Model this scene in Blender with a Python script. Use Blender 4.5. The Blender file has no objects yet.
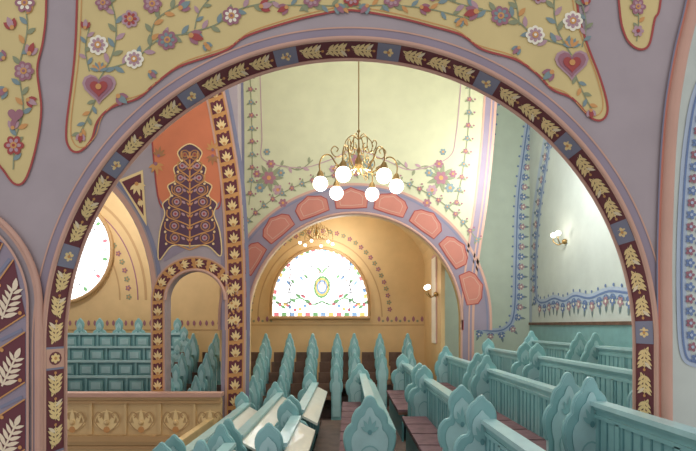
import bpy, math, random
from mathutils import Vector
random.seed(4)
H=2.35; F=500.0; CU=348.0; HV=325.0
sc=bpy.context.scene
try:
    sc.view_settings.view_transform='Standard'
except Exception: pass

# ---------------------------------------------------------------- materials
def lin(c):
    c=c/255.0
    return c/12.92 if c<=0.04045 else ((c+0.055)/1.055)**2.4
MATS={}
def mat(name,rgb,rough=0.6,metal=0.0,noise=0.05,scale=3.0,emit=0.0,coat=0.0):
    if name in MATS: return MATS[name]
    m=bpy.data.materials.new(name); m.use_nodes=True
    nt=m.node_tree; b=nt.nodes['Principled BSDF']
    col=(lin(rgb[0]),lin(rgb[1]),lin(rgb[2]),1)
    b.inputs['Roughness'].default_value=rough
    b.inputs['Metallic'].default_value=metal
    if coat: b.inputs['Coat Weight'].default_value=coat
    if noise>0:
        tc=nt.nodes.new('ShaderNodeTexCoord'); n=nt.nodes.new('ShaderNodeTexNoise')
        n.inputs['Scale'].default_value=scale; n.inputs['Detail'].default_value=6
        nt.links.new(tc.outputs['Object'],n.inputs['Vector'])
        r=nt.nodes.new('ShaderNodeValToRGB')
        r.color_ramp.elements[0].position=0.3; r.color_ramp.elements[1].position=0.7
        r.color_ramp.elements[0].color=tuple(c*(1-noise) for c in col[:3])+(1,)
        r.color_ramp.elements[1].color=tuple(min(1,c*(1+noise)) for c in col[:3])+(1,)
        nt.links.new(n.outputs['Fac'],r.inputs['Fac'])
        nt.links.new(r.outputs['Color'],b.inputs['Base Color'])
    else:
        b.inputs['Base Color'].default_value=col
    if emit>0:
        b.inputs['Emission Color'].default_value=col
        b.inputs['Emission Strength'].default_value=emit
    MATS[name]=m; return m
LAV=mat('mauve_plaster',(168,154,158))
LAVD=mat('mauve_plaster_deep',(148,134,148))
LAVB=mat('blue_mauve',(128,128,150))
PINK=mat('salmon_moulding',(202,158,140))
CREAM=mat('cream_plaster',(212,190,132))
OLIV=mat('olive_cream_plaster',(200,198,162))
TAN=mat('tan_plaster',(216,184,132))
TAND=mat('tan_dark',(190,152,104))
ORG=mat('terracotta_paint',(212,122,84))
ORG2=mat('terracotta_soft',(196,124,106))
RED=mat('red_line',(164,68,64))
MAR=mat('maroon_paint',(104,44,54))
DARK=mat('plum_paint',(92,60,80))
GOLD=mat('gold_leaf_paint',(238,208,150),0.4,0.05)
ROSEG=mat('pale_leaf_paint',(236,216,188),0.5)
OCH=mat('ochre_paint',(206,148,88))
BRNG=mat('bronze_paint',(172,120,78))
GRN=mat('sage_paint',(140,144,112))
GRNB=mat('blue_green_paint',(124,142,144))
MVF=mat('mauve_flower',(158,106,118))
MVL=mat('lilac_flower',(180,144,152))
WHT=mat('white_flower',(240,232,212))
MINT=mat('mint_plaster',(204,212,204))
MINTD=mat('mint_plaster_warm',(196,208,192))
BLU=mat('blue_border_paint',(112,134,176))
BLU2=mat('pale_blue_border',(180,194,212))
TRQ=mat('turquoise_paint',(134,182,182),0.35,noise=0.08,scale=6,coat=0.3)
TRQL=mat('turquoise_lit',(170,206,206),0.3,noise=0.08,scale=6,coat=0.3)  # pew turquoise lightened as if lit: rails, edges; also paler end panels
TRQD=mat('turquoise_shaded',(98,148,152),0.45,noise=0.1,scale=6)  # pew turquoise darkened with shade for low parts and recesses; also grooves
DESK=mat('bookrest_sheen',(232,230,216),0.3,noise=0.05,coat=0.4)  # window light reflected on the left bookrests, put in as pale cream
PLUM=mat('plum_cushion',(128,98,104),0.8,noise=0.2,scale=9)
WOOD=mat('brown_wood',(110,80,64),0.55,noise=0.25,scale=7)
FLR=mat('floor_boards',(112,92,84),0.6,noise=0.25,scale=5)
BRASS=mat('brass',(168,138,88),0.3,0.8,noise=0)
GLOBE=mat('opal_glass_lit',(255,244,224),0.3,noise=0,emit=4)
GLASS=mat('daylit_glass',(250,252,255),0.2,noise=0,emit=2.0)
GL_G=mat('glass_green',(120,170,120),0.2,noise=0,emit=0.8)
GL_R=mat('glass_rose',(205,120,130),0.2,noise=0,emit=0.9)
GL_B=mat('glass_blue',(130,165,205),0.2,noise=0,emit=0.9)
GL_Y=mat('glass_amber',(225,195,120),0.2,noise=0,emit=0.9)
GL_P=mat('glass_pale_rose',(240,212,212),0.2,noise=0,emit=1.2)
LEAD=mat('lead_came',(130,132,136),0.5,0.3,noise=0)

# ---------------------------------------------------------------- mesh builder
class MB:
    def __init__(s): s.v=[];s.f=[];s.m=[];s.mats=[];s.sm=[]
    def mi(s,m):
        if m not in s.mats: s.mats.append(m)
        return s.mats.index(m)
    def poly(s,pts,m,smooth=False):
        b=len(s.v); s.v+= [tuple(p) for p in pts]; s.f.append(tuple(range(b,b+len(pts)))); s.m.append(s.mi(m)); s.sm.append(smooth)
    def box(s,x0,x1,y0,y1,z0,z1,m):
        b=len(s.v)
        s.v+=[(x0,y0,z0),(x1,y0,z0),(x1,y1,z0),(x0,y1,z0),(x0,y0,z1),(x1,y0,z1),(x1,y1,z1),(x0,y1,z1)]
        for q in ((0,3,2,1),(4,5,6,7),(0,1,5,4),(1,2,6,5),(2,3,7,6),(3,0,4,7)):
            s.f.append(tuple(b+i for i in q)); s.m.append(s.mi(m)); s.sm.append(False)
    def prism(s,pts,off,m,mside=None):
        n=len(pts); b=len(s.v); off=Vector(off)
        s.v+=[tuple(p) for p in pts]; s.v+=[tuple(Vector(p)+off) for p in pts]
        s.f.append(tuple(range(b,b+n))); s.m.append(s.mi(m)); s.sm.append(False)
        s.f.append(tuple(range(b+2*n-1,b+n-1,-1))); s.m.append(s.mi(m)); s.sm.append(False)
        for i in range(n):
            j=(i+1)%n
            s.f.append((b+i,b+n+i,b+n+j,b+j)); s.m.append(s.mi(mside or m)); s.sm.append(False)
    def tube(s,path,r,m,n=6,closed=False):
        path=[Vector(p) for p in path]; N=len(path); b=len(s.v)
        up0=Vector((0.13,0.2,1)).normalized()
        for i,p in enumerate(path):
            a=path[max(0,i-1)]; c=path[min(N-1,i+1)]
            if closed: a=path[(i-1)%N]; c=path[(i+1)%N]
            t=(c-a); t=t.normalized() if t.length>1e-9 else Vector((0,0,1))
            e1=t.cross(Vector((0,1,0)) if abs(t.y)<0.9 else up0).normalized(); e2=t.cross(e1)
            rr=r[i] if isinstance(r,(list,tuple)) else r
            for k in range(n):
                an=2*math.pi*k/n; s.v.append(tuple(p+e1*math.cos(an)*rr+e2*math.sin(an)*rr))
        for i in range(N if closed else N-1):
            j=(i+1)%N
            for k in range(n):
                k2=(k+1)%n
                s.f.append((b+i*n+k,b+i*n+k2,b+j*n+k2,b+j*n+k)); s.m.append(s.mi(m)); s.sm.append(True)
    def lathe(s,c,prof,m,n=14):
        b=len(s.v); c=Vector(c)
        for r,z in prof:
            for k in range(n):
                a=2*math.pi*k/n; s.v.append((c.x+r*math.cos(a),c.y+r*math.sin(a),c.z+z))
        for i in range(len(prof)-1):
            for k in range(n):
                k2=(k+1)%n
                s.f.append((b+i*n+k,b+i*n+k2,b+(i+1)*n+k2,b+(i+1)*n+k)); s.m.append(s.mi(m)); s.sm.append(True)
    def sphere(s,c,r,m,n=16):
        s.lathe(c,[(max(1e-4,r*math.sin(math.pi*i/10)),-r*math.cos(math.pi*i/10)) for i in range(11)],m,n)
    def build(s,name,parent=None):
        me=bpy.data.meshes.new(name); me.from_pydata(s.v,[],s.f)
        for m in s.mats: me.materials.append(m)
        me.polygons.foreach_set('material_index',s.m); me.polygons.foreach_set('use_smooth',s.sm); me.update()
        o=bpy.data.objects.new(name,me); sc.collection.objects.link(o)
        if parent: o.parent=parent
        return o
def empty(name):
    o=bpy.data.objects.new(name,None); sc.collection.objects.link(o); return o

def W(u,v,Y): return (((u-CU)*Y/F),Y,H+(HV-v)*Y/F)
def plane(Y):
    return lambda u,v,l=0: ((u-CU)*Y/F, Y-0.004*l-0.002, H+(HV-v)*Y/F)
def cr(pts,n=6,closed=False):
    out=[];N=len(pts)
    rng=range(N) if closed else range(N-1)
    for i in rng:
        g=(lambda k: pts[k%N]) if closed else (lambda k: pts[min(max(k,0),N-1)])
        p0,p1,p2,p3=g(i-1),g(i),g(i+1),g(i+2)
        for j in range(n):
            t=j/n
            out.append(tuple(0.5*((2*p1[d])+(-p0[d]+p2[d])*t+(2*p0[d]-5*p1[d]+4*p2[d]-p3[d])*t*t+(-p0[d]+3*p1[d]-3*p2[d]+p3[d])*t**3) for d in range(len(p1))))
    if not closed: out.append(tuple(pts[-1]))
    return out
def arc(cx,cy,r,a0,a1,n=32,ry=None):
    ry=ry or r
    return [(cx+r*math.cos(math.radians(a0+(a1-a0)*i/n)),cy-ry*math.sin(math.radians(a0+(a1-a0)*i/n))) for i in range(n+1)]

# 2-D painted motifs (thin paint layers on a wall map P)
class Paint:
    def __init__(s,mb,P,l=1): s.mb=mb; s.P=P; s.l=l
    def poly(s,pts,m,l=None):
        L=(s.l if l is None else l)+random.random()*.18
        s.mb.poly([s.P(a,b,L) for a,b in pts],m)
    def ell(s,cx,cy,rx,ry,rot,m,l=None,n=12):
        c,q=math.cos(rot),math.sin(rot)
        s.poly([(cx+rx*math.cos(t)*c-ry*math.sin(t)*q,cy+rx*math.cos(t)*q+ry*math.sin(t)*c) for t in [2*math.pi*i/n for i in range(n)]],m,l)
    def leaf(s,x,y,L,w,rot,m,l=None):
        c,q=math.cos(rot),math.sin(rot); pts=[]
        pr=[(0,0),(.25,.8),(.5,1),(.75,.7),(1,0),(.75,-.7),(.5,-1),(.25,-.8)]
        for a,b in pr:
            a*=L;b*=w/2; pts.append((x+a*c-b*q,y+a*q+b*c))
        s.poly(pts,m,l)
    def heart(s,cx,cy,r,m,l=None,rot=0):
        pts=[]
        for i in range(20):
            t=2*math.pi*i/20
            a=16*math.sin(t)**3/16*r; b=-(13*math.cos(t)-5*math.cos(2*t)-2*math.cos(3*t)-math.cos(4*t))/16*r
            pts.append((cx+a*math.cos(rot)-b*math.sin(rot),cy+a*math.sin(rot)+b*math.cos(rot)))
        s.poly(pts,m,l)
    def stroke(s,pts,w,m,l=None):
        N=len(pts); L=[];R=[]
        for i in range(N):
            a=pts[max(0,i-1)];c=pts[min(N-1,i+1)]
            dx,dy=c[0]-a[0],c[1]-a[1];d=math.hypot(dx,dy) or 1
            nx,ny=-dy/d*w/2,dx/d*w/2
            L.append((pts[i][0]+nx,pts[i][1]+ny));R.append((pts[i][0]-nx,pts[i][1]-ny))
        for i in range(N-1): s.poly([L[i],L[i+1],R[i+1],R[i]],m,l)
    def flower(s,cx,cy,r,m,mc,n=6,rot=0,l=None):
        l=s.l+1 if l is None else l
        for i in range(n):
            a=rot+2*math.pi*i/n
            s.ell(cx+math.cos(a)*r*.58,cy+math.sin(a)*r*.58,r*.42,r*.33,a,m,l+.25*(i%2))
        s.ell(cx,cy,r*.32,r*.32,0,mc,l+1,10)
    def rosette(s,cx,cy,r,m,m2,mc,n=7):
        for i in range(n):
            a=2*math.pi*i/n
            s.ell(cx+math.cos(a)*r*.6,cy+math.sin(a)*r*.6,r*.42,r*.36,a,m,s.l+1+.2*(i%2))
            s.ell(cx+math.cos(a)*r*.5,cy+math.sin(a)*r*.5,r*.24,r*.18,a,m2,s.l+1.6)
        s.ell(cx,cy,r*.34,r*.34,0,mc,s.l+2.2,12); s.ell(cx,cy,r*.16,r*.16,0,m,s.l+2.6,8)
    def tulip(s,x,y,r,rot,m,m2,l=None):
        l=s.l+1 if l is None else l
        for da,k in ((-.55,.9),(.55,.9),(0,1.05)):
            s.leaf(x,y,r*1.6*k,r*.8,rot+da,m if da else m2,l+(0 if da else .5))
        s.ell(x+math.cos(rot)*r*.2,y+math.sin(rot)*r*.2,r*.3,r*.3,0,OCH,l+1,8)
    def palmette(s,x,y,r,rot,m,n=5,spread=2.2,m2=None):
        for i in range(n):
            a=rot+(i/(n-1)-.5)*spread
            k=1-.3*abs(i/(n-1)-.5)*2
            s.leaf(x,y,r*k,r*.26,a,m,s.l+1+.2*(i%2))
        s.ell(x,y,r*.16,r*.16,0,m2 or m,s.l+2,8)
    def spray(s,x,y,L,rot,m,w=None,n=4):
        w=w or L*.5; c,q=math.cos(rot),math.sin(rot)
        s.stroke([(x,y),(x+c*L,y+q*L)],L*.05,m,s.l+1)
        for i in range(n):
            t=(i+.3)/n*.8; k=1-.45*t
            for sg in (-1,1):
                s.leaf(x+c*L*t,y+q*L*t,w*k,w*.3*k,rot+sg*.85,m,s.l+1.2)
        s.leaf(x+c*L*.75,y+q*L*.75,L*.32,L*.14,rot,m,s.l+1.4)
    def vine(s,pts,w,m,step=9,L=8,lw=3.5,mats=None):
        mats=mats or (GRN,)
        c=cr(pts,8); s.stroke(c,w,m)
        acc=0;k=0
        for i in range(1,len(c)):
            acc+=math.hypot(c[i][0]-c[i-1][0],c[i][1]-c[i-1][1])
            if acc>step:
                acc=0;k+=1
                a=math.atan2(c[i][1]-c[i-1][1],c[i][0]-c[i-1][0])+(0.8 if k%2 else -.8)
                s.leaf(c[i][0],c[i][1],L,lw,a,mats[k%len(mats)],s.l+.5)

class Path:
    def __init__(s,pts):
        s.p=pts;s.c=[0]
        for i in range(1,len(pts)): s.c.append(s.c[-1]+math.dist(pts[i],pts[i-1]))
        s.L=s.c[-1]
    def at(s,d):
        d=min(max(d,0),s.L-1e-6)
        lo,hi=0,len(s.c)-1
        while hi-lo>1:
            mid=(lo+hi)//2
            if s.c[mid]<=d: lo=mid
            else: hi=mid
        i=lo; t=(d-s.c[i])/max(1e-9,s.c[i+1]-s.c[i])
        a,b=s.p[i],s.p[i+1]; dx,dy=b[0]-a[0],b[1]-a[1];q=math.hypot(dx,dy) or 1
        return (a[0]+dx*t,a[1]+dy*t),(dy/q,-dx/q)
    def pmap(s,P):
        def M(a,b,l=0):
            p,n=s.at(a); return P(p[0]+n[0]*b,p[1]+n[1]*b,l)
        return M
def fill_band(mb,M,L,w0,w1,m,l,step=6):
    n=max(1,int(L/step))
    for i in range(n):
        a,b=L*i/n,L*(i+1)/n
        mb.poly([M(a,w0,l),M(b,w0,l),M(b,w1,l),M(a,w1,l)],m)
def ornate(mb,M,L,hw,bg,l=1,pitch=26,base=None,edge=PINK,ew=1.6,gold=GOLD,style='palm'):
    fill_band(mb,M,L,-hw,hw,base or bg,l,3)
    p=Paint(mb,M,l+1)
    n=max(1,round(L/pitch)); q=L/n
    for i in range(n):
        s0=q*i+q*.06; s1=q*(i+1)-q*.06
        if base:
            k=hw*.82; d=q*.12
            p.poly([(s0+d,-k),(s1,-k),(s1-d,k),(s0,k)],bg,l+1)
        c=(s0+s1)/2
        p.l=l+2
        if style=='palm':
            p.palmette(c-q*.3,0,q*.55,0,gold,5,2.0,OCH)
            p.leaf(c-q*.25,0,-q*.18,hw*.7,.5,gold); p.leaf(c-q*.25,0,-q*.18,hw*.7,-.5,gold)
            p.ell(c+q*.38,hw*.35,hw*.18,hw*.18,0,OCH,n=7); p.ell(c+q*.38,-hw*.35,hw*.18,hw*.18,0,OCH,n=7)
        elif i%4==3:
            p.poly([(c-q*.44,-hw),(c+q*.44,-hw),(c+q*.44,hw),(c-q*.44,hw)],LAVB,l+2)
            p.poly([(c-q*.36,-hw),(c+q*.36,-hw),(c+q*.36,hw),(c-q*.36,hw)],PINK,l+2.4)
            p.ell(c,0,q*.26,hw*.72,0,MAR,l+3,12); p.flower(c,0,q*.2,gold,OCH,6,0,l+3.5)
        else:
            a=.42*(1 if i%2 else -1)
            for sg,kk in ((1,1),(-1,.75)):
                p.stroke(cr([(c-q*.44,-hw*.5*a*2),(c-q*.1,hw*.35*sg),(c+q*.2,hw*.4*sg),(c+q*.3,hw*.05*sg)],4),hw*.13,gold,l+3)
            p.leaf(c-q*.42,0,q*.86,hw*.24,0,gold,l+3)
            for t in (-.34,-.18,0,.14):
                for sg in (-1,1):
                    p.leaf(c+q*t,0,hw*(1.15-.6*abs(t)),hw*.34,sg*.85,gold if (sg>0)==(i%2>0) or t<.1 else ROSEG,l+3.3)
            p.ell(c+q*.44,0,hw*.16,hw*.16,0,OCH,l+3.6,8)
    if edge:
        fill_band(mb,M,L,-hw-ew,-hw,edge,l+1,3); fill_band(mb,M,L,hw,hw+ew,edge,l+1,3)

# ================================================================= FRONT ARCH WALL  (Y = 4)
TH=.25
P4=plane(4.0)
fw=MB()
AC=(350,345); RO=306
main=[(AC[0]-RO,640)]+arc(AC[0],AC[1],RO,180,0,90)+[(AC[0]+RO,640)]
lefto=[(-2,640)]+arc(-70,305,68,0,180,24)+[(-138,640)]
redge=cr([(712,-120),(694,-10),(678,60),(668,130),(663,240),(663,340),(664,640)],8)
pts=[(-400,640),(-400,-260)]+[redge[0][:1]+(-260,)]+redge+list(reversed(main))+lefto
fw.prism([W(u,v,4.0) for u,v in pts],(0,TH,0),LAV)
wall_front=fw.build('wall_front')
pt=MB(); p=Paint(pt,P4,1)
shape=cr([(80,-120),(78,-10),(75,60),(67,128),(70,148),(80,152),(92,140),(98,122),(112,108),(138,99),(156,84),(178,68),(206,58),(228,50),(246,37),(288,23),(325,14),(352,11),(396,18),(432,27),(462,36),(482,50),(515,60),(536,74),(552,90),(572,99),(590,118),(602,120),(607,108),(600,80),(585,40),(576,0),(566,-120)],5)
p.poly(shape,CREAM,1); p.stroke(shape,2.2,RED,2)
inn=[(x+(4.5 if x<352 else -4.5),y-4.5) for x,y in shape]; p.stroke(inn,.9,OCH,2)
def lobed(pts,fillm=CREAM):
    s=cr(pts,6); p.poly(s,fillm,1); p.stroke(s,2.2,RED,2)
lobed([(-130,-110),(46,-100),(47,0),(44,40),(38,70),(42,110),(36,150),(26,180),(15,184),(2,168),(-12,156),(-60,150),(-130,150)])
lobed([(612,-110),(618,0),(624,35),(636,49),(648,46),(654,20),(660,0),(668,-110)])
for sgn in (1,-1):
    def X(x): return x if sgn==1 else 675-x*1.04
    def Yv(y): return y if sgn==1 else y-24
    def A(a): return a if sgn==1 else math.pi-a
    p.l=2
    G3=(GRN,GRNB,MVL)
    p.vine([(X(100),Yv(80)),(X(114),Yv(52)),(X(116),Yv(20)),(X(104),Yv(-20))],1.4,GRN,7,12,5,G3)
    p.vine([(X(106),Yv(70)),(X(135),Yv(60)),(X(160),Yv(40)),(X(192),Yv(34))],1.4,GRN,7,12,5,G3)
    p.vine([(X(150),Yv(50)),(X(156),Yv(22)),(X(180),Yv(5))],1.4,GRN,7,11,5,(GRN,OCH))
    p.vine([(X(185),Yv(34)),(X(215),Yv(26)),(X(240),Yv(10)),(X(275),Yv(2))],1.4,GRN,7,11,5,G3)
    p.vine([(X(98),Yv(95)),(X(90),Yv(115)),(X(80),Yv(135))],1.2,GRN,5,9,4,(OCH,GRN,GRNB))
    p.vine([(X(90),Yv(72)),(X(86),Yv(50)),(X(90),Yv(28))],1.2,GRN,6,9,4,G3)
    p.vine([(X(195),Yv(30)),(X(200),Yv(12)),(X(215),Yv(-6))],1.2,GRN,6,9,4,G3)
    p.heart(X(100),Yv(88),17,MVL,3); p.heart(X(100),Yv(88),14,MVF,4); p.heart(X(100),Yv(89),9,RED,5); p.ell(X(100),Yv(88),3,3,0,OCH,6)
    for i in range(7): p.leaf(X(100),Yv(72),10,3.5,-math.pi/2+(i-3)*.42,OCH if i%2 else GRNB,3)
    p.rosette(X(99),Yv(46),10,WHT,MVL,OCH,8); p.rosette(X(135),Yv(60),9.5,WHT,MVL,OCH,8); p.rosette(X(168),Yv(41),10,MVF,GRNB,OCH,7)
    p.rosette(X(131),Yv(20),9,MVL,RED,OCH,7); p.rosette(X(153),Yv(5),9.5,MVF,MVL,OCH,7); p.rosette(X(104),Yv(4),8,MVF,MVL,OCH,6)
    p.rosette(X(232),Yv(17),9.5,MVF,WHT,OCH,7); p.tulip(X(190),Yv(36),9,A(.3),MVF,RED); p.tulip(X(260),Yv(8),8,A(-.2),RED,MVL)
    p.tulip(X(118),Yv(96),8,A(.7),MVF,GRNB); p.tulip(X(82),Yv(134),6,A(1.7),MVL,RED); p.tulip(X(150),Yv(72),6,A(.8),GRNB,MVF); p.tulip(X(86),Yv(30),6,A(-1.5),RED,MVL)
    p.tulip(X(205),Yv(44),6,A(.9),GRNB,OCH); p.tulip(X(180),Yv(10),8,A(-.6),MVF,GRNB)
for cx,cy in ((312,0),(392,0),(352,-1)):
    p.rosette(cx,cy,9,MVF if cx!=352 else RED,MVL,OCH,7); p.leaf(cx,cy+4,15,6,2.6,GRN,2); p.leaf(cx,cy+4,15,6,.5,GRN,2)
p.vine([(275,6),(312,6),(352,7),(392,6),(430,10),(470,20)],1.3,GRN,6,10,4,(GRN,OCH,GRNB))
p.tulip(336,6,7,.8,GRNB,MVF);p.tulip(368,6,7,2.3,GRNB,MVF);p.tulip(420,8,7,.4,MVF,RED);p.tulip(288,8,7,2.7,MVF,RED)
p.vine([(14,170),(16,140),(24,110),(20,70),(28,30),(24,-5)],1.3,GRN,6,11,5,(GRN,GRNB,OCH))
p.rosette(25,72,10,MVF,MVL,OCH,7);p.rosette(15,146,10,RED,MVL,OCH,6);p.rosette(26,4,10,MVF,WHT,OCH,6);p.heart(17,116,8,MVF,4)
p.tulip(30,56,8,-1.2,MVL,RED);p.tulip(14,130,7,-1.5,MVL,MVF);p.tulip(8,90,8,2.6,GRNB,MVF);p.tulip(14,30,8,-2,RED,MVL);p.tulip(28,100,7,.5,RED,MVL);p.tulip(6,60,7,-2.4,MVF,GRNB)
p.vine([(636,42),(638,20),(634,-5)],1.1,GRN,5,8,4,(GRN,OCH));p.rosette(637,8,8,MVF,MVL,OCH,6);p.flower(637,32,6,MVL,RED,6)
ap=Path([(AC[0]-RO,560)]+arc(AC[0],AC[1],RO,180,0,160)+[(AC[0]+RO,560)])
q,n=ap.at(ap.L/2)
inward = 1 if n[1]>0 else -1
M=ap.pmap(P4)
o_=-inward
def fb(a,b,m,l): fill_band(pt,M,ap.L,min(a*o_,b*o_),max(a*o_,b*o_),m,l)
fb(0,2.6,PINK,2); fb(2.6,10,LAVD,1); fb(10,11.6,PINK,2)
pt.build('spandrel_painting',wall_front)
mb=MB()
def PS(a,b,l=0):
    q,n=ap.at(a); t=b/12.0
    sh=((1.6-1.6*t)+0.14*l+.2)*inward
    w=W(q[0]+n[0]*sh,q[1]+n[1]*sh,4.0); return (w[0],4.0+TH/2-(TH/2+.005)*t,w[2])
ornate(mb,PS,ap.L,9.8,MAR,1,27,None,PINK,2,GOLD,'scroll')
mb.tube([ (lambda a:(a[0],3.99,a[2]))(W(x,y,4.0)) for x,y in ap.p],.018,PINK,8)
mb.tube([ (lambda a:(a[0],4.0+TH,a[2]))(W(AC[0]+(x-AC[0])*.988,345-(345-y)*.988 if y<345 else y,4.0)) for x,y in ap.p],.016,PINK,8)
mb.build('arch_soffit_ornament',wall_front)
# left side arch band
lb=MB()
lp=Path([(12,600)]+arc(-70,305,82,0,110,40)); M=lp.pmap(plane(3.985))
hw=15; fill_band(lb,M,lp.L,-hw,hw,LAVD,1,4)
fill_band(lb,M,lp.L,-hw-2.5,-hw,PINK,2,4); fill_band(lb,M,lp.L,hw,hw+2.5,PINK,2,4)
q=Paint(lb,M,2); d=8.0
sgn=1 if lp.at(5)[1][0]>0 else -1
while d<lp.L:
    e=d+50; dd=9*sgn
    q.poly([(d-dd,-14),(e-dd,-14),(e+dd,14),(d+dd,14)],MAR,2)
    q.stroke([(d-dd,-14),(d+dd,14)],1.4,OCH,3); q.stroke([(e-dd,-14),(e+dd,14)],1.4,OCH,3)
    q.l=2; ang=.45*sgn
    c0=(d+e)/2
    q.spray(c0-20,-9*sgn*1.0,40,ang,ROSEG,16,5)
    q.ell(c0+16,-9*sgn,2,2,0,OCH,3,8);q.ell(c0-14,9*sgn,2,2,0,OCH,3,8)
    q.stroke([(e+6-dd*.6,-11),(e+6+dd*.6,11)],3.2,LAVB,2)
    d=e+17
lp2=Path([(40,600)]+arc(-70,305,110,0,110,40)); M2=lp2.pmap(plane(3.985)); fill_band(lb,M2,lp2.L,2.5,5,PINK,1)
lb.tube([W(x,y,3.97) for x,y in lp2.p],.022,PINK,8)
lb.build('side_arch_ornament',wall_front)
rb=MB()
rp=Path(redge[:-1]+[(664,560)]); M=rp.pmap(plane(3.985)); fill_band(rb,M,rp.L,-5,5,ORG2,1); fill_band(rb,M,rp.L,-6.5,-5,LAVB,1)
rb.tube([W(x+3,y,3.98) for x,y in rp.p],.045,PINK,10)
rb.build('pier_moulding',wall_front)
mw=MB(); mw.box(2.78,6.5,4.38,4.44,-.1,H+4.5,MINT)
q=Paint(mw,plane(4.38),1)
s=cr([(730,40),(700,85),(688,140),(682,220),(681,300),(684,350),(694,362),(720,364)],6)
q.stroke(s,10,BLU2,1); q.stroke(s,2,BLU,2)
P_=Path(s); d=6;k=0
while d<P_.L:
    (x,y),nn=P_.at(d); q.flower(x+8,y,5,BLU if k%2 else MVF,BLU2,5,0,3); q.ell(x+15,y+4,1.8,1.8,0,BLU,2,7); d+=12;k+=1
mw.build('wall_right_pier')

# ================================================================= LEFT TRANSEPT WALL (Y = 9)
P9=plane(9.0)
lw=MB()
big=arc(55,300,97,0,180,40,ry=135)
small=arc(195,300,30,180,0,24)
pts=[(-300,-20),(236,-20),(242,600),(225,600)]+list(reversed(small))+[(165,600),(152,600)]+big+[(-42,600),(-300,600)]
lw.prism([W(u,min(v,456),9.0) for u,v in pts],(0,0.3,0),LAV)
wl=lw.build('wall_left')
lo=MB(); p=Paint(lo,P9,1)
rp=Path(cr([(234,456),(235,400),(236,300),(232,200),(224,140),(212,80),(196,20)],8)); M=rp.pmap(P9)
ornate(lo,M,rp.L,8,MAR,2,16,OCH,PINK,2)
fill_band(lo,M,rp.L,-14,-10.5,LAVB,1); fill_band(lo,M,rp.L,10.5,14,LAVD,1)
rp=Path([(158,450)]+arc(195,300,37,180,0,28)+[(232,330)]); M=rp.pmap(P9)
ornate(lo,M,rp.L,5.5,MAR,1.2,15,OCH,PINK,1.5)
p.poly([(154,150),(172,60),(196,60),(221,150),(222,215),(221,250),(196,244),(164,262),(160,200)],LAVD,0.4)
p.poly([(152,138),(160,110),(178,84),(200,60),(214,110),(219,150),(221,200),(214,208),(205,186),(190,170),(176,186),(166,208),(158,196)],ORG,1.2)
p.stroke(cr([(152,138),(158,196),(166,208),(176,186),(190,170),(205,186),(214,208),(221,200),(219,150)],4),1.5,RED,1.6)
tree=cr([(190,246),(172,246),(159,260),(160,232),(165,214),(163,204),(171,196),(168,186),(176,180),(174,168),(181,162),(178,152),(190,144),(202,152),(199,162),(206,168),(204,180),(212,186),(209,196),(217,204),(214,214),(220,232),(221,256),(208,246)],5,True)
p.poly(tree,DARK,1.9); p.stroke(tree+[tree[0]],1.2,GOLD,2.3)
p.l=2
for yy,sp in ((242,24),(230,25),(218,23),(206,21),(194,18),(182,15),(170,12),(159,8)):
    for sg in (-1,1):
        ring=[(190+sg*sp*.62+4.6*math.cos(t),yy-4+4.6*math.sin(t)) for t in [i*math.pi/5 for i in range(11)]]
        p.stroke(ring,1.3,BRNG if int(yy)%4 else OCH,2.8)
        p.stroke(cr([(190,yy+8),(190+sg*sp*.4,yy+4),(190+sg*sp*.95,yy-1),(190+sg*sp*.98,yy-8)],4),1.2,OCH,2.8)
        p.ell(190+sg*sp*.62,yy-4,2.8,2.8,0,MVL if yy%3 else BRNG,3.2,9); p.ell(190+sg*sp*.62,yy-4,1.3,1.3,0,RED,3.6,7)
        p.ell(190+sg*sp*.98,yy+2,1.3,1.3,0,GOLD,3.6,7); p.leaf(190+sg*sp*.2,yy-2,5,2.4,-1.57+sg*.9,MVL,3)
    p.palmette(190,yy,7,-math.pi/2,OCH if yy%4 else GOLD,3,1.5,RED)
p.stroke([(190,248),(190,152)],1.6,OCH,3)
rp=Path(arc(55,300,100,0,90,30,ry=138)); M=rp.pmap(P9)
fill_band(lo,M,rp.L,-2.5,2.5,PINK,1)
rp=Path(arc(55,300,106,0,90,30,ry=145)); M=rp.pmap(P9); fill_band(lo,M,rp.L,-2,2,LAVB,1)
p.poly([(119,180),(143,170),(147,226)],GOLD,1.5);p.poly([(122,182),(141,174),(144,216)],MAR,2)
p.palmette(137,184,13,1.3,GOLD,5,2.2,OCH); p.palmette(140,200,8,1.3,GOLD,5,1.2,OCH)
p.palmette(156,164,12,1.4,OCH,5,2.4,MVF); p.palmette(159,156,10,-1.4,BRNG,5,2.4,MVF)
p.palmette(213,150,10,-1.7,OCH,5,2.4,MVF); p.palmette(213,156,10,1.6,BRNG,5,2.4,MVF)
lo.tube([W(x,y,8.99) for x,y in arc(195,300,30,180,0,24)],.03,PINK,6)
lo.build('transept_painting',wl)

# ================================================================= CENTRAL WALL (Y = 10)
P10=plane(10.0)
cw=MB()
rbd=cr([(492,-20),(488,60),(484,130),(477,200),(468,260),(464,300),(463,340),(463,440)],6)
ar=arc(355,320,107,180,0,48)
pts=[(236,440),(236,-20)]+rbd+[(462,440)]+list(reversed(ar))+[(248,440)]
cw.prism([W(u,v,10.0) for u,v in pts],(0,0.3,0),OLIV,TAN)
wc=cw.build('wall_center')
co=MB(); p=Paint(co,P10,1)
rp=Path([(355-122,330)]+arc(355,320,122,180,0,60)+[(355+122,330)]); M=rp.pmap(P10)
fill_band(co,M,rp.L,-15,15,LAVD,1)
fill_band(co,M,rp.L,12.5,15,PINK,2); fill_band(co,M,rp.L,-15.5,-13.5,RED,2); fill_band(co,M,rp.L,9.5,11,LAVB,2)
n=9
def rr(r,a): return (355+r*math.cos(math.radians(a)),320-r*math.sin(math.radians(a)))
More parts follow.
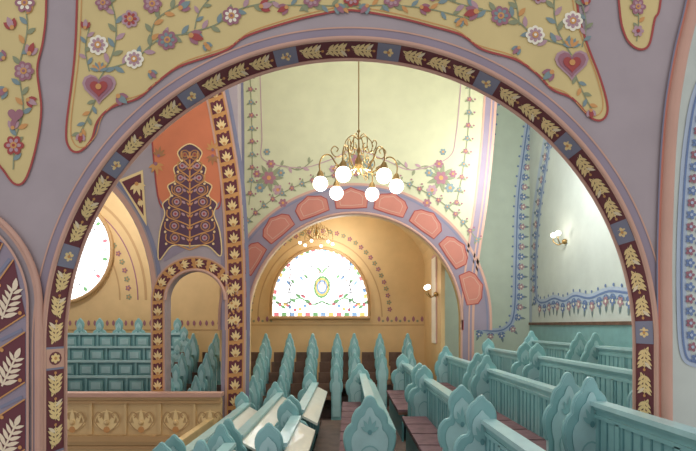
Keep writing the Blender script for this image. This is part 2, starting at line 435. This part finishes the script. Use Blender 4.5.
for i in range(n):
    a0=176-i*(172/n); a1=a0-172/n+3.6
    am=(a0+a1)/2
    for kk,mm,ll in ((1,ORG2,2.2),(.7,ORG,2.5)):
        h=(a0-a1)/2*kk; rm=121.5
        def R_(r,a): return rr(rm+(r-rm)*kk,a)
        o=[R_(113,am+h),R_(124,am+h),R_(128.5,am+h*.7),R_(130,am+h*.35),R_(132.5,am),R_(130,am-h*.35),R_(128.5,am-h*.7),R_(124,am-h),R_(113,am-h),R_(111.5,am)]
        if kk==1: p.poly(o,mm,ll)
        p.stroke(o+[o[0]],1.0 if kk==1 else .7,RED if kk==1 else PINK,ll+.5)
rp=Path(rbd); M=rp.pmap(P10)
fill_band(co,M,rp.L,-2.5,11,LAVD,1.2); fill_band(co,M,rp.L,8.5,11,PINK,2); fill_band(co,M,rp.L,-2.5,-.5,PINK,2); fill_band(co,M,rp.L,5,6.5,PINK,2)
def fborder(p,pts,gap,sz,m1=MVF,m2=GRNB,line=GRN):
    c=cr(pts,8); p.stroke(c,1.0,line,2); P_=Path(c); k=0; d=gap/2
    while d<P_.L:
        (x,y),nn=P_.at(d); a=math.atan2(nn[1],nn[0])
        p.flower(x,y,sz,m1 if k%2 else m2,OCH,5,a,3)
        p.leaf(x,y,sz*2,sz*.8,a+.5,GRN,2.5);p.leaf(x,y,sz*2,sz*.8,a+math.pi-.5,GRN,2.5)
        p.ell(x+nn[0]*sz*1.9,y+nn[1]*sz*1.9,sz*.35,sz*.35,0,m1,3,7)
        d+=gap;k+=1
p.stroke([(241,40),(243,130),(243,205)],3,LAVB,1.5)
fborder(p,[(250,70),(252,130),(252,175),(249,205)],13,2.8)
fborder(p,[(470,80),(468,130),(462,175),(456,205)],13,2.8)
p.stroke(cr([(260,70),(262,135),(264,160),(300,168),(330,160),(355,150),(385,160),(412,170),(448,158),(456,135),(461,80)],6),.9,MVL,1.6)
c=arc(355,320,146,148,32,40); fborder(p,c[::5],11,2.8)
for sx in (-1,1):
    bx=355+sx*86
    for dx,dy,r,m in ((0,0,7,MVF),(-9,12,5.5,MVL),(9,10,5,GRNB),(-2,-14,4.5,MVF),(-12,-5,4,GRNB),(12,-4,4,MVF),(-14,25,4.5,MVF),(2,-26,3.5,GRNB)):
        p.flower(bx+sx*dx,178+dy,r,m,OCH,6)
    for a in range(0,360,40): p.leaf(bx,178,15,4.5,math.radians(a),GRN,1.5)
    p.vine([(bx,175),(bx-sx*14,166),(bx-sx*30,170),(bx-sx*44,160)],1,GRN,6,7,3,(GRN,MVL))
for dx,dy,r,m in ((0,-2,6,MVF),(-12,3,4.5,GRNB),(12,3,4.5,GRNB),(-24,7,4,MVL),(24,7,4,MVL)):
    p.flower(357+dx,162+dy,r,m,OCH,6)
for a in range(180,361,30): p.leaf(357,164,14,4,math.radians(a),GRN,1.5)
co.tube([W(x,y,9.98) for x,y in ar],.03,PINK,8)
co.build('center_wall_painting',wc)

# ================================================================= ALCOVE
aw=MB(); aw.box(-2.55,1.92,12.5,12.6,-.1,H+3.4,TAN)
q=Paint(aw,plane(12.5),1)
c=arc(320,317,62,180,0,40,ry=78); q.stroke(c,1.2,TAND,1)
c=arc(320,317,70,178,2,40,ry=86); P_=Path(c); d=4;k=0
while d<P_.L:
    (x,y),nn=P_.at(d); q.flower(x,y,2.6,MVF if k%2 else GRN,OCH,5,0,2); d+=7;k+=1
for k in range(22):
    u=250+k*8.6
    if not 268<u<372: q.leaf(u,322,6,3,-1.57,MVF,2); q.ell(u+4,321,1.3,1.3,0,GRN,2,6)
q.stroke([(246,325),(424,325)],1,TAND,1)
aw.build('wall_back')
al=MB(); al.box(-2.65,-2.55,10.32,12.5,1.6,H+3.4,TAN); al.build('wall_alcove_left')
ar_=MB(); ar_.box(1.92,2.0,10.32,12.5,-.1,H+3.4,TAN)
ar_.box(1.90,1.92,10.75,11.35,H-.4,H+1.55,PINK); ar_.box(1.885,1.90,10.82,11.28,H-.4,H+1.48,WHT)
ar_.build('wall_alcove_right')
va=MB(); N=24
prof=[(-.32+2.25*math.cos(math.pi*i/N),H+1.35+1.55*math.sin(math.pi*i/N)) for i in range(N+1)]
for i in range(N):
    a,b=prof[i],prof[i+1]
    va.poly([(a[0],10.3,a[1]),(b[0],10.3,b[1]),(b[0],12.5,b[1]),(a[0],12.5,a[1])],TAN,True)
qv=Paint(va,lambda a,y,l=0:(-.32+(2.25-.006*l)*math.cos(a),y,H+1.35+(1.55-.006*l)*math.sin(a)),1)
for i in range(3,60):
    a=math.pi*i/62
    if i%2: qv.ell(a,10.95,.018,.05,0,MVF,1,8); qv.ell(a,11.08,.01,.03,0,GRN,1,6); qv.ell(a,10.82,.01,.03,0,GRN,1,6)
    else: qv.ell(a,10.95,.01,.03,0,GRN,1,6)
va.build('ceiling_alcove')
WN=empty('window_1')
wm=MB(); q=Paint(wm,plane(12.46),0)
def lun(k,base=317): return [(320-48*k,base)]+[(320-48*k,base-14)]+arc(320,base-14,48*k,180,0,30,ry=55*k)+[(320+48*k,base-14),(320+48*k,base)]
q.poly(lun(1),GLASS,0)
P_=Path(lun(.95,316)[2:-2]); d=2;k=0
while d<P_.L-4:
    (x,y),nn=P_.at(d); (x2,y2),_=P_.at(d+4)
    q.stroke([(x,y),(x2,y2)],3,(GL_G,GL_R,GL_P,GL_B,GL_Y)[k%5],1); d+=6;k+=1
for k in range(12):
    q.poly([(274+k*7.8,316),(274+k*7.8+5,316),(274+k*7.8+5,312.5),(274+k*7.8,312.5)],(GL_R,GL_G,GL_B,GL_Y)[k%4],1)
# green wreath medallion
for k in range(18):
    a=2*math.pi*k/18; q.leaf(322+7.5*math.cos(a),287+10.5*math.sin(a),5,2.6,a+1.9,GL_G,1.4)
for r,m in ((9,GL_Y),(7,GL_B),(5,GL_P)): q.ell(322,287,r*.75,r,0,m,1.6+(12-r)*.1,20)
for sg in (-1,1):
    for k in range(7):
        t=k/6
        q.leaf(322+sg*(11+t*30),303-6*math.sin(t*6),7,3,-.6 if sg>0 else 3.7,(GL_G,GL_R,GL_G)[k%3],1)
        q.ell(322+sg*(12+t*30),307-3*math.cos(t*7),1.8,1.8,0,(GL_R,GL_B,GL_Y)[k%3],1.5,8)
        q.leaf(322+sg*(10+t*26),277+t*10,6,2.4,-.9 if sg>0 else 4,(GL_P,GL_G,GL_B)[k%3],1)
    q.stroke(cr([(322,301),(322+sg*10,305),(322+sg*22,298),(322+sg*36,304)],5),1.4,GL_G,1)
    q.leaf(322,275,10,4,-1.57+sg*.6,GL_G,1); q.stroke(cr([(322,275),(322+sg*12,264),(322+sg*26,268),(322+sg*34,280)],5),1.2,GL_P,1)
wm.build('stained_glass',WN)
fm=MB()
def bar(a,b,w=.02,Y=12.43): fm.tube([W(a[0],a[1],Y),W(b[0],b[1],Y)],w,LEAD,6)
for an in range(15,180,15):
    c_,s_=math.cos(math.radians(an)),math.sin(math.radians(an))
    bar((320+14*c_,300-14*s_),(320+47*c_,303-54*s_),.007)
for x in (290,350): bar((x,317),(x,303-55*math.sqrt(1-((x-320)/48)**2)),.012)
bar((272,303),(368,303),.01)
fm.tube([W(x,y,12.43) for x,y in arc(320,303,33,0,180,24,ry=38)],.008,LEAD,6)
fm.tube([W(x,y,12.42) for x,y in lun(1.02,318)],.04,TAND,8)
fm.tube([W(270,318,12.42),W(370,318,12.42)],.05,TAND,8)
fm.build('window_frame',WN)

# ================================================================= RIGHT BACK WALL + RIGHT SIDE WALL
rw=MB(); rw.box(2.02,4.5,12.4,12.5,-.1,H+7,MINTD)
q=Paint(rw,plane(12.4),1)
def blueborder(q,L1,w,fl,step,off,sg=-1,pale=4):
    q.stroke(L1,w*pale,BLU2,1)
    q.stroke(L1,w,BLU,2)
    P_=Path(L1); d=step*.5;k=0
    while d<P_.L:
        (x,y),nn=P_.at(d)
        nx,ny=nn[0]*sg,nn[1]*sg
        a=math.atan2(ny,nx)
        q.flower(x+nx*off,y+ny*off,fl,BLU if k%2 else MVL,WHT,5,a,2)
        q.leaf(x+nx*off,y+ny*off,fl*2.2,fl*.8,a,GRNB,1.5)
        for da in (-.9,.9): q.leaf(x+nx*w,y+ny*w,fl*1.6,fl*.6,a+da,BLU,1.8)
        q.ell(x-nx*off*.7,y-ny*off*.7,fl*.35,fl*.35,0,BLU,2,7)
        d+=step;k+=1
L1=cr([(505,40),(496,97),(490,140),(481,200),(474,260),(472,310),(476,326),(490,331),(506,328),(514,312),(516,260),(518,200),(524,150),(531,100),(534,60)],6)
blueborder(q,L1,1.4,3.2,10,5.5,-1)
rw.build('wall_back_right')
XR=4.5
sw=MB(); sw.box(XR,XR+.1,4.46,12.5,-.1,H+7,MINT)
PR=lambda y,z,l=0:(XR-.002-.004*l,y,H+z)
q=Paint(sw,PR,1)
L1=cr([(10.2,5.6),(10.8,4.6),(11.35,3.6),(11.75,2.6),(11.95,1.6),(11.95,.8),(11.8,.56),(11.4,.52),(10.9,.58),(10.4,.5),(9.9,.58),(9.3,.5),(8.6,.58),(7.8,.5),(7.0,.58),(5.6,.54)],6)
blueborder(q,L1,.04,.095,.25,.16,-1)
q.stroke(cr([(10.6,6),(11.2,4.7),(11.75,3.6),(12.15,2.6),(12.3,1.6),(12.3,-.4)],6),.16,BLU2,1)
sw.box(XR-.06,XR,7.6,12.3,H-.0,H+.06,WOOD); sw.box(XR-.03,XR,7.6,12.3,H-1.2,H-.0,TRQ)
sw.build('wall_right')
cl=MB(); cl.box(-9,6,4.4,14.3,H+7,H+7.1,OLIV); cl.build('ceiling')
bl=MB(); bl.box(-13,-2.7,14.0,14.1,-3,H+7,TAN)
q=Paint(bl,plane(14),1)
for r,m,w in ((62,TAND,1.5),(80,MVF,1.2),(88,TAND,2.5)): q.stroke(arc(58,300,r,0,120,30,ry=r*1.25),w,m,1)
P_=Path(arc(58,300,71,0,110,40,ry=89)); d=3;k=0
while d<P_.L:
    (x,y),nn=P_.at(d); q.flower(x,y,3,MVF if k%2 else GRN,OCH,5,0,2); d+=9;k+=1
for k in range(26): q.leaf(64+k*6.2,326,6,3,-1.57,MVF,2)
q.stroke([(0,330),(240,330)],1.2,TAND,1)
bl.build('wall_back_left')
W2=empty('window_2'); wm=MB(); q=Paint(wm,plane(13.95),0)
q.ell(60,250,51,52,0,GLASS,0,40)
for k in range(32):
    a=2*math.pi*k/32; q.ell(60+46*math.cos(a),250+47*math.sin(a),2.6,1.8,a,(GL_P,GL_G,GL_P,GL_R)[k%4],1,8)
    if k%2: q.leaf(60+30*math.cos(a),250+30*math.sin(a),10,2.6,a,GL_P,1)
wm.build('stained_glass',W2)
fm=MB(); fm.tube([W(x,y,13.92) for x,y in arc(60,250,52,0,360,40,ry=53)],.06,TAND,8)
for r in (20,40): fm.tube([W(x,y,13.9) for x,y in arc(60,250,r,0,360,30)],.01,LEAD,6)
for k in range(6):
    a=math.pi*k/6; fm.tube([W(60+51*math.cos(a),250+52*math.sin(a),13.9),W(60-51*math.cos(a),250-52*math.sin(a),13.9)],.01,LEAD,6)
fm.build('window_frame',W2)

# ================================================================= FLOORS
XS={-3:-1.75,-2:-1.2,-1:-.6,0:.27,1:1.12,2:1.97,3:2.82,4:3.67}
DS={-3:1.35,-2:1.2,-1:1.05,0:.9,1:.75,2:.6,3:.45,4:.3}
fl=MB(); fl.box(-13,6,-2,14.2,-3.2,-3.1,FLR); fl.build('floor')
gf=MB(); ks=sorted(XS)
for k in ks:
    x0=-2.28 if k==-3 else XS[k-1]+.08
    x1=XS[k]+.08 if k!=4 else 4.5
    z=H-DS[k]-1.0
    gf.box(x0,x1,(-1.0 if k<3 else 4.46),(9.25 if k<0 else 10.0),-.2,z,FLR)
gallery=gf.build('gallery_floor')

# ================================================================= PEWS
EP1=[(-.25,0),(-.25,.60),(-.29,.68),(-.285,.78),(-.22,.845),(-.155,.86),(-.125,.91),(-.15,.97),(-.15,1.04),(-.11,1.10),(-.05,1.135),(0,1.17),(.05,1.135),(.11,1.10),(.15,1.04),(.15,.97),(.125,.91),(.155,.86),(.22,.845),(.285,.78),(.29,.68),(.25,.60),(.25,0)]
EP2=[(-.25,0),(-.25,.60),(-.28,.68),(-.29,.78),(-.25,.86),(-.20,.90),(-.19,.96),(-.15,1.03),(-.09,1.07),(-.06,1.12),(-.03,1.16),(0,1.17),(.03,1.16),(.06,1.12),(.09,1.07),(.15,1.03),(.19,.96),(.20,.90),(.25,.86),(.29,.78),(.28,.68),(.25,.60),(.25,0)]
def endboard(mb,cx,y,z0,sc_=1.0,hs=1.0,m=TRQ,mi=TRQL,t=.05,fine=True,EP=EP1):
    top=[EP[0]]+cr(EP[1:-1],3 if fine else 2)+[EP[-1]]
    pts=[(cx+a*sc_,y,z0+b*hs) for a,b in top]
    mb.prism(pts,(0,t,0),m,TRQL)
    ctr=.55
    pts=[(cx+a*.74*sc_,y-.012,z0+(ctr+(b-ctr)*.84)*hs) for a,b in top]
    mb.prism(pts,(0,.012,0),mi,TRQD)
    if fine:
        Pm=lambda a,b,l=0:(cx+a*sc_,y-.012-.004*l,z0+b*hs)
        q=Paint(mb,Pm,1)
        q.palmette(0,.82,.17,math.pi/2,TRQ,5,2.2,TRQD)
        q.stroke(arc(0,.56,.12,0,360,16),.015,TRQ,1)
        q.stroke([(-.16,.40),(-.16,.08),(.16,.08),(.16,.40)],.015,TRQ,1)
    mb.tube([(a[0],a[1]+t/2,a[2]) for a in [(cx+p_[0]*sc_,y,z0+p_[1]*hs) for p_ in top[1:-1]]],.02,m,6)
def pew(k,y0,y1,near=True,far=True):
    X=XS[k]; top=H-DS[k]; z0=top-1.0
    mb=MB()
    mb.box(X-.02,X+.02,y0,y1,z0,top-.03,TRQ)
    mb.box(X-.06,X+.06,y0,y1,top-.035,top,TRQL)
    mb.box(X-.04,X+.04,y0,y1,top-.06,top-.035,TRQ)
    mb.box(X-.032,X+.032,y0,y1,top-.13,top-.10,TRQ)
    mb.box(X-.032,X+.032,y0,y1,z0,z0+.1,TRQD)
    y=y0+.06
    while y<y1-.03:
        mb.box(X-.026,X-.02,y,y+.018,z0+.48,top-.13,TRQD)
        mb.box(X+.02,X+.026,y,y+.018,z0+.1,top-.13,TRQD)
        y+=.11
    y=y0
    while y<y1-.03:
        mb.box(X-.032,X+.032,y,y+.05,z0+.1,top-.12,TRQ); y+=.66
    mb.prism([(X+.03,y0,top-.10),(X+.03,y0,top-.07),(X+.22,y0,top-.17),(X+.22,y0,top-.20)],(0,y1-y0,0),DESK if k<0 else TRQL)
    sd=.36
    mb.box(X-sd,X-.02,y0,y1,z0+.40,z0+.44,WOOD)
    n=max(1,round((y1-y0)/.52)); q=(y1-y0)/n
    for i in range(n):
        mb.box(X-sd-.01,X-.03,y0+q*i+.02,y0+q*(i+1)-.02,z0+.44,z0+.475,PLUM)
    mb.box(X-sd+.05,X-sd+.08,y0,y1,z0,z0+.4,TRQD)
    cx=X-.10 if k<0 else X-.05
    s=.70 if k<0 else (.86 if k<1 else .70)
    E=EP2 if k%2==0 else EP1
    if near: endboard(mb,cx,y0-.05,z0,s,EP=E)
    if far: endboard(mb,cx,y1,z0,s,EP=E)
    return mb.build('wooden_pew')
pew(1,1.6,4.0); pew(2,1.6,3.95)
pew(-3,4.45,4.95); pew(-3,5.35,8.7); pew(-2,4.45,5.1); pew(-2,5.45,8.9); pew(-1,4.45,5.8); pew(-1,6.2,9.15); pew(0,5.1,9.3)
pew(1,4.75,7.0); pew(2,4.4,6.9); pew(3,4.6,7.3); pew(4,4.6,7.3)
pew(1,7.5,9.8); pew(2,7.45,9.8); pew(3,7.85,9.85); pew(4,7.85,9.85)
pp=MB(); pp.box(-2.36,-2.31,4.45,8.6,-.9,H-1.62,TAN); pp.box(-2.40,-2.30,4.45,8.6,H-1.65,H-1.60,TAN); pp.build('gallery_parapet')

st=MB()
for j in range(-1,7):
    Yj=9.35+.38*j; zj=H-1.4+.2*j-.95
    if j<6: st.box(-3.9,1.85,Yj,Yj+.38,-.9,zj,FLR)
st.box(-3.9,1.88,9.35+.38*6,12.45,-.3,H-1.4+1.0-.95,FLR)
st.build('gallery_steps')
cols=[(-3.5,-1),(-2.98,-1),(-1.86,0),(-1.32,0),(-.80,1),(-.24,2),(.14,3),(.72,3),(1.35,3)]
for cx,j0 in cols:
    mb=MB()
    for j in range(j0,6):
        Yj=9.4+.38*j; z0=H-1.4+.2*j-.95
        endboard(mb,cx,Yj,z0,.40,.98,TRQ,TRQL,.04,False,EP2 if j%2 else EP1)
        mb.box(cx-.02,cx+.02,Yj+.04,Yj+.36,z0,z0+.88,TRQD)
        mb.box(cx-.40,cx-.02,Yj+.04,Yj+.34,z0+.42,z0+.47,WOOD)
        mb.box(cx-.40,cx-.02,Yj+.30,Yj+.33,z0+.42,z0+.72,WOOD)
        mb.box(cx-.36,cx-.33,Yj+.04,Yj+.34,z0,z0+.42,WOOD)
    mb.build('stepped_pew')

blk=MB()
for j in range(5):
    Yj=11.3+.5*j; top=H-1.55+.33*j; x0=-8.6;x1=-4.35
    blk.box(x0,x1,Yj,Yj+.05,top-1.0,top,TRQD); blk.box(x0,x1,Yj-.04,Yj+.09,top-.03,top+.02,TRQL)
    blk.box(x0,x1,Yj+.05,Yj+.5,top-1.2,top-.9,FLR)
    x=x0
    while x<x1-.3:
        blk.box(x,x+.05,Yj-.02,Yj,top-.45,top-.03,TRQ)
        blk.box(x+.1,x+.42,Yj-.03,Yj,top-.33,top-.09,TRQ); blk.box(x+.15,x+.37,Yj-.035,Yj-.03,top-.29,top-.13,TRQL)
        x+=.48
    endboard(blk,x1,Yj-.06,top-1.0,.6,1.0)
for i in range(8): endboard(blk,-8.2+i*.52,13.35,H-1.0,.6,1.0)
blk.build('raked_pew_block')

bf=MB()
Yb=8.72; zt=H-1.2
bf.box(-6.4,-2.22,Yb,Yb+.12,-.9,zt,TAN)
bf.box(-6.4,-2.2,Yb-.08,Yb+.18,zt-.05,zt+.02,PINK)
bf.box(-6.4,-2.2,Yb-.05,Yb,zt-.16,zt-.12,TAND); bf.box(-6.4,-2.2,Yb-.09,Yb,zt-.82,zt-.72,TAND); bf.box(-6.4,-2.2,Yb-.05,Yb,zt-.95,zt-.9,TAND)
q=Paint(bf,lambda a,b,l=0:(a,Yb-.004*l-.01,b),1)
x=-6.3
while x<-2.4:
    bf.box(x,x+.05,Yb-.03,Yb,zt-.70,zt-.16,TAN)
    s=arc(x+.3,zt-.5,.2,0,180,12)
    q.stroke([(a,2*(zt-.5)-b) for a,b in s],.02,GOLD,2)
    for sg in (-1,1):
        q.stroke(cr([(x+.3,zt-.66),(x+.3+sg*.12,zt-.6),(x+.3+sg*.22,zt-.45),(x+.3+sg*.16,zt-.32),(x+.3+sg*.08,zt-.36),(x+.3+sg*.12,zt-.42)],5),.02,TAND,2.5)
    q.palmette(x+.3,zt-.62,.36,math.pi/2,GOLD,5,2.2,OCH)
    bf.sphere((x+.3,Yb-.01,zt-.5),.05,TAN,10)
    x+=.6
bf.build('balcony_front')

# ================================================================= CHANDELIERS & SCONCES
def chandelier(cx,cy,zg,R,gr,ztop,n,name,em=GLOBE,rot=0.3,tk=1.0):
    mb=MB()
    zb=zg+R*.75
    mb.tube([(cx,cy,zb),(cx,cy,ztop)],.008*tk,BRASS,6)
    mb.lathe((cx,cy,zb-R*.35),[(.001,-R*.12),(R*.05,-R*.08),(R*.025,0),(R*.10,R*.1),(R*.11,R*.2),(R*.05,R*.32),(R*.025,R*.4),(R*.06,R*.5),(R*.02,R*.6),(R*.02,R*.95),(R*.05,R*1.0),(.001,R*1.06)],BRASS,12)
    for k in range(n):
        a=rot+2*math.pi*k/n; c,s=math.cos(a),math.sin(a)
        def Q(r,z): return (cx+c*r*R,cy+s*r*R,zg+z*R)
        w=.010*R/.5
        mb.tube([Q(*t) for t in cr([(.08,.5),(.3,.34),(.55,.48),(.74,.74),(.92,.72),(1.02,.52),(1.0,.28)],6)],w,BRASS,6)
        mb.tube([Q(*t) for t in cr([(.04,1.2),(.18,1.28),(.34,1.12),(.34,.92),(.22,.86),(.16,.96),(.24,1.02)],6)],w*.7,BRASS,6)
        mb.tube([Q(*t) for t in cr([(.34,.92),(.44,.74),(.62,.72),(.72,.86),(.64,.98),(.54,.92),(.58,.84)],6)],w*.7,BRASS,6)
        mb.tube([Q(*t) for t in cr([(.3,.36),(.5,.26),(.64,.36),(.58,.5),(.46,.46),(.5,.38)],6)],w*.7,BRASS,6)
        mb.lathe(Q(1.0,0),[(gr*.25,gr*1.7),(gr*.45,gr*1.3),(gr*.55,gr*.85)],BRASS,12)
        mb.sphere(Q(1.0,0),gr,em,18)
    mb.lathe((cx,cy,ztop-.1),[(.01,0),(.08,.05),(.1,.1)],BRASS,12)
    return mb.build(name)
chandelier(.14,6.5,H+1.82,.50,.096,H+6.98,6,'globe_chandelier',GLOBE,.12)
chandelier(-.72,11.4,H+1.86,.38,.035,H+2.85,6,'globe_chandelier',GLOBE,.3,.7)
def sconce(x,y,z):
    mb=MB()
    mb.lathe((x-.02,y,z-.1),[(.001,-.06),(.05,-.03),(.05,.03),(.001,.06)],BRASS,10)
    for sy in (-1,1):
        mb.tube(cr([(x-.02,y,z-.1),(x-.12,y+sy*.05,z-.16),(x-.2,y+sy*.12,z-.08),(x-.2,y+sy*.12,z-.02)],5),.012,BRASS,6)
        mb.sphere((x-.2,y+sy*.12,z+.05),.055,GLOBE,12)
    return mb.build('wall_sconce')
sconce(4.48,10.3,H+1.82); sconce(1.88,10.6,H+.75)

# ================================================================= LIGHT
w=bpy.data.worlds.new('World'); sc.world=w; w.use_nodes=True
bg=w.node_tree.nodes['Background']; bg.inputs[0].default_value=(.97,.97,.98,1); bg.inputs[1].default_value=.78
def point(n,loc,e,col,r=.4):
    l=bpy.data.lights.new(n,'POINT'); l.energy=e; l.color=col; l.shadow_soft_size=r
    o=bpy.data.objects.new(n,l); o.location=loc; sc.collection.objects.link(o); return o
point('hall_fill',(.2,6.6,H+4.4),235,(1,.985,.96),.6)  # added fill, hidden above the arch top; no fixture there
point('chandelier_light',(.12,6.5,H+1.9),40,(1,.94,.86),.1)
point('alcove_fill',(-.3,11.6,H+1.9),52,(1,.98,.95),.3)  # extra fill added inside the alcove, not one of its fixtures
point('left_room_fill',(-6,11.5,H+3.6),280,(1,.98,.95),.5)  # unseen source added to brighten the room on the left
point('right_bay_fill',(3.0,8.6,H+3.0),200,(.97,.99,1),.6)  # added fill that lifts the right bay walls, no real lamp
point('sconce_light',(4.0,10.3,H+1.9),6,(1,.92,.78),.08)

cam=bpy.data.cameras.new('Camera'); co_=bpy.data.objects.new('Camera',cam); sc.collection.objects.link(co_)
co_.location=(0,0,H); co_.rotation_euler=(math.pi/2,0,0)
cam.sensor_width=36; cam.lens=F/696*36; cam.shift_x=0; cam.shift_y=(HV-225.5)/696
cam.clip_start=.05
sc.camera=co_
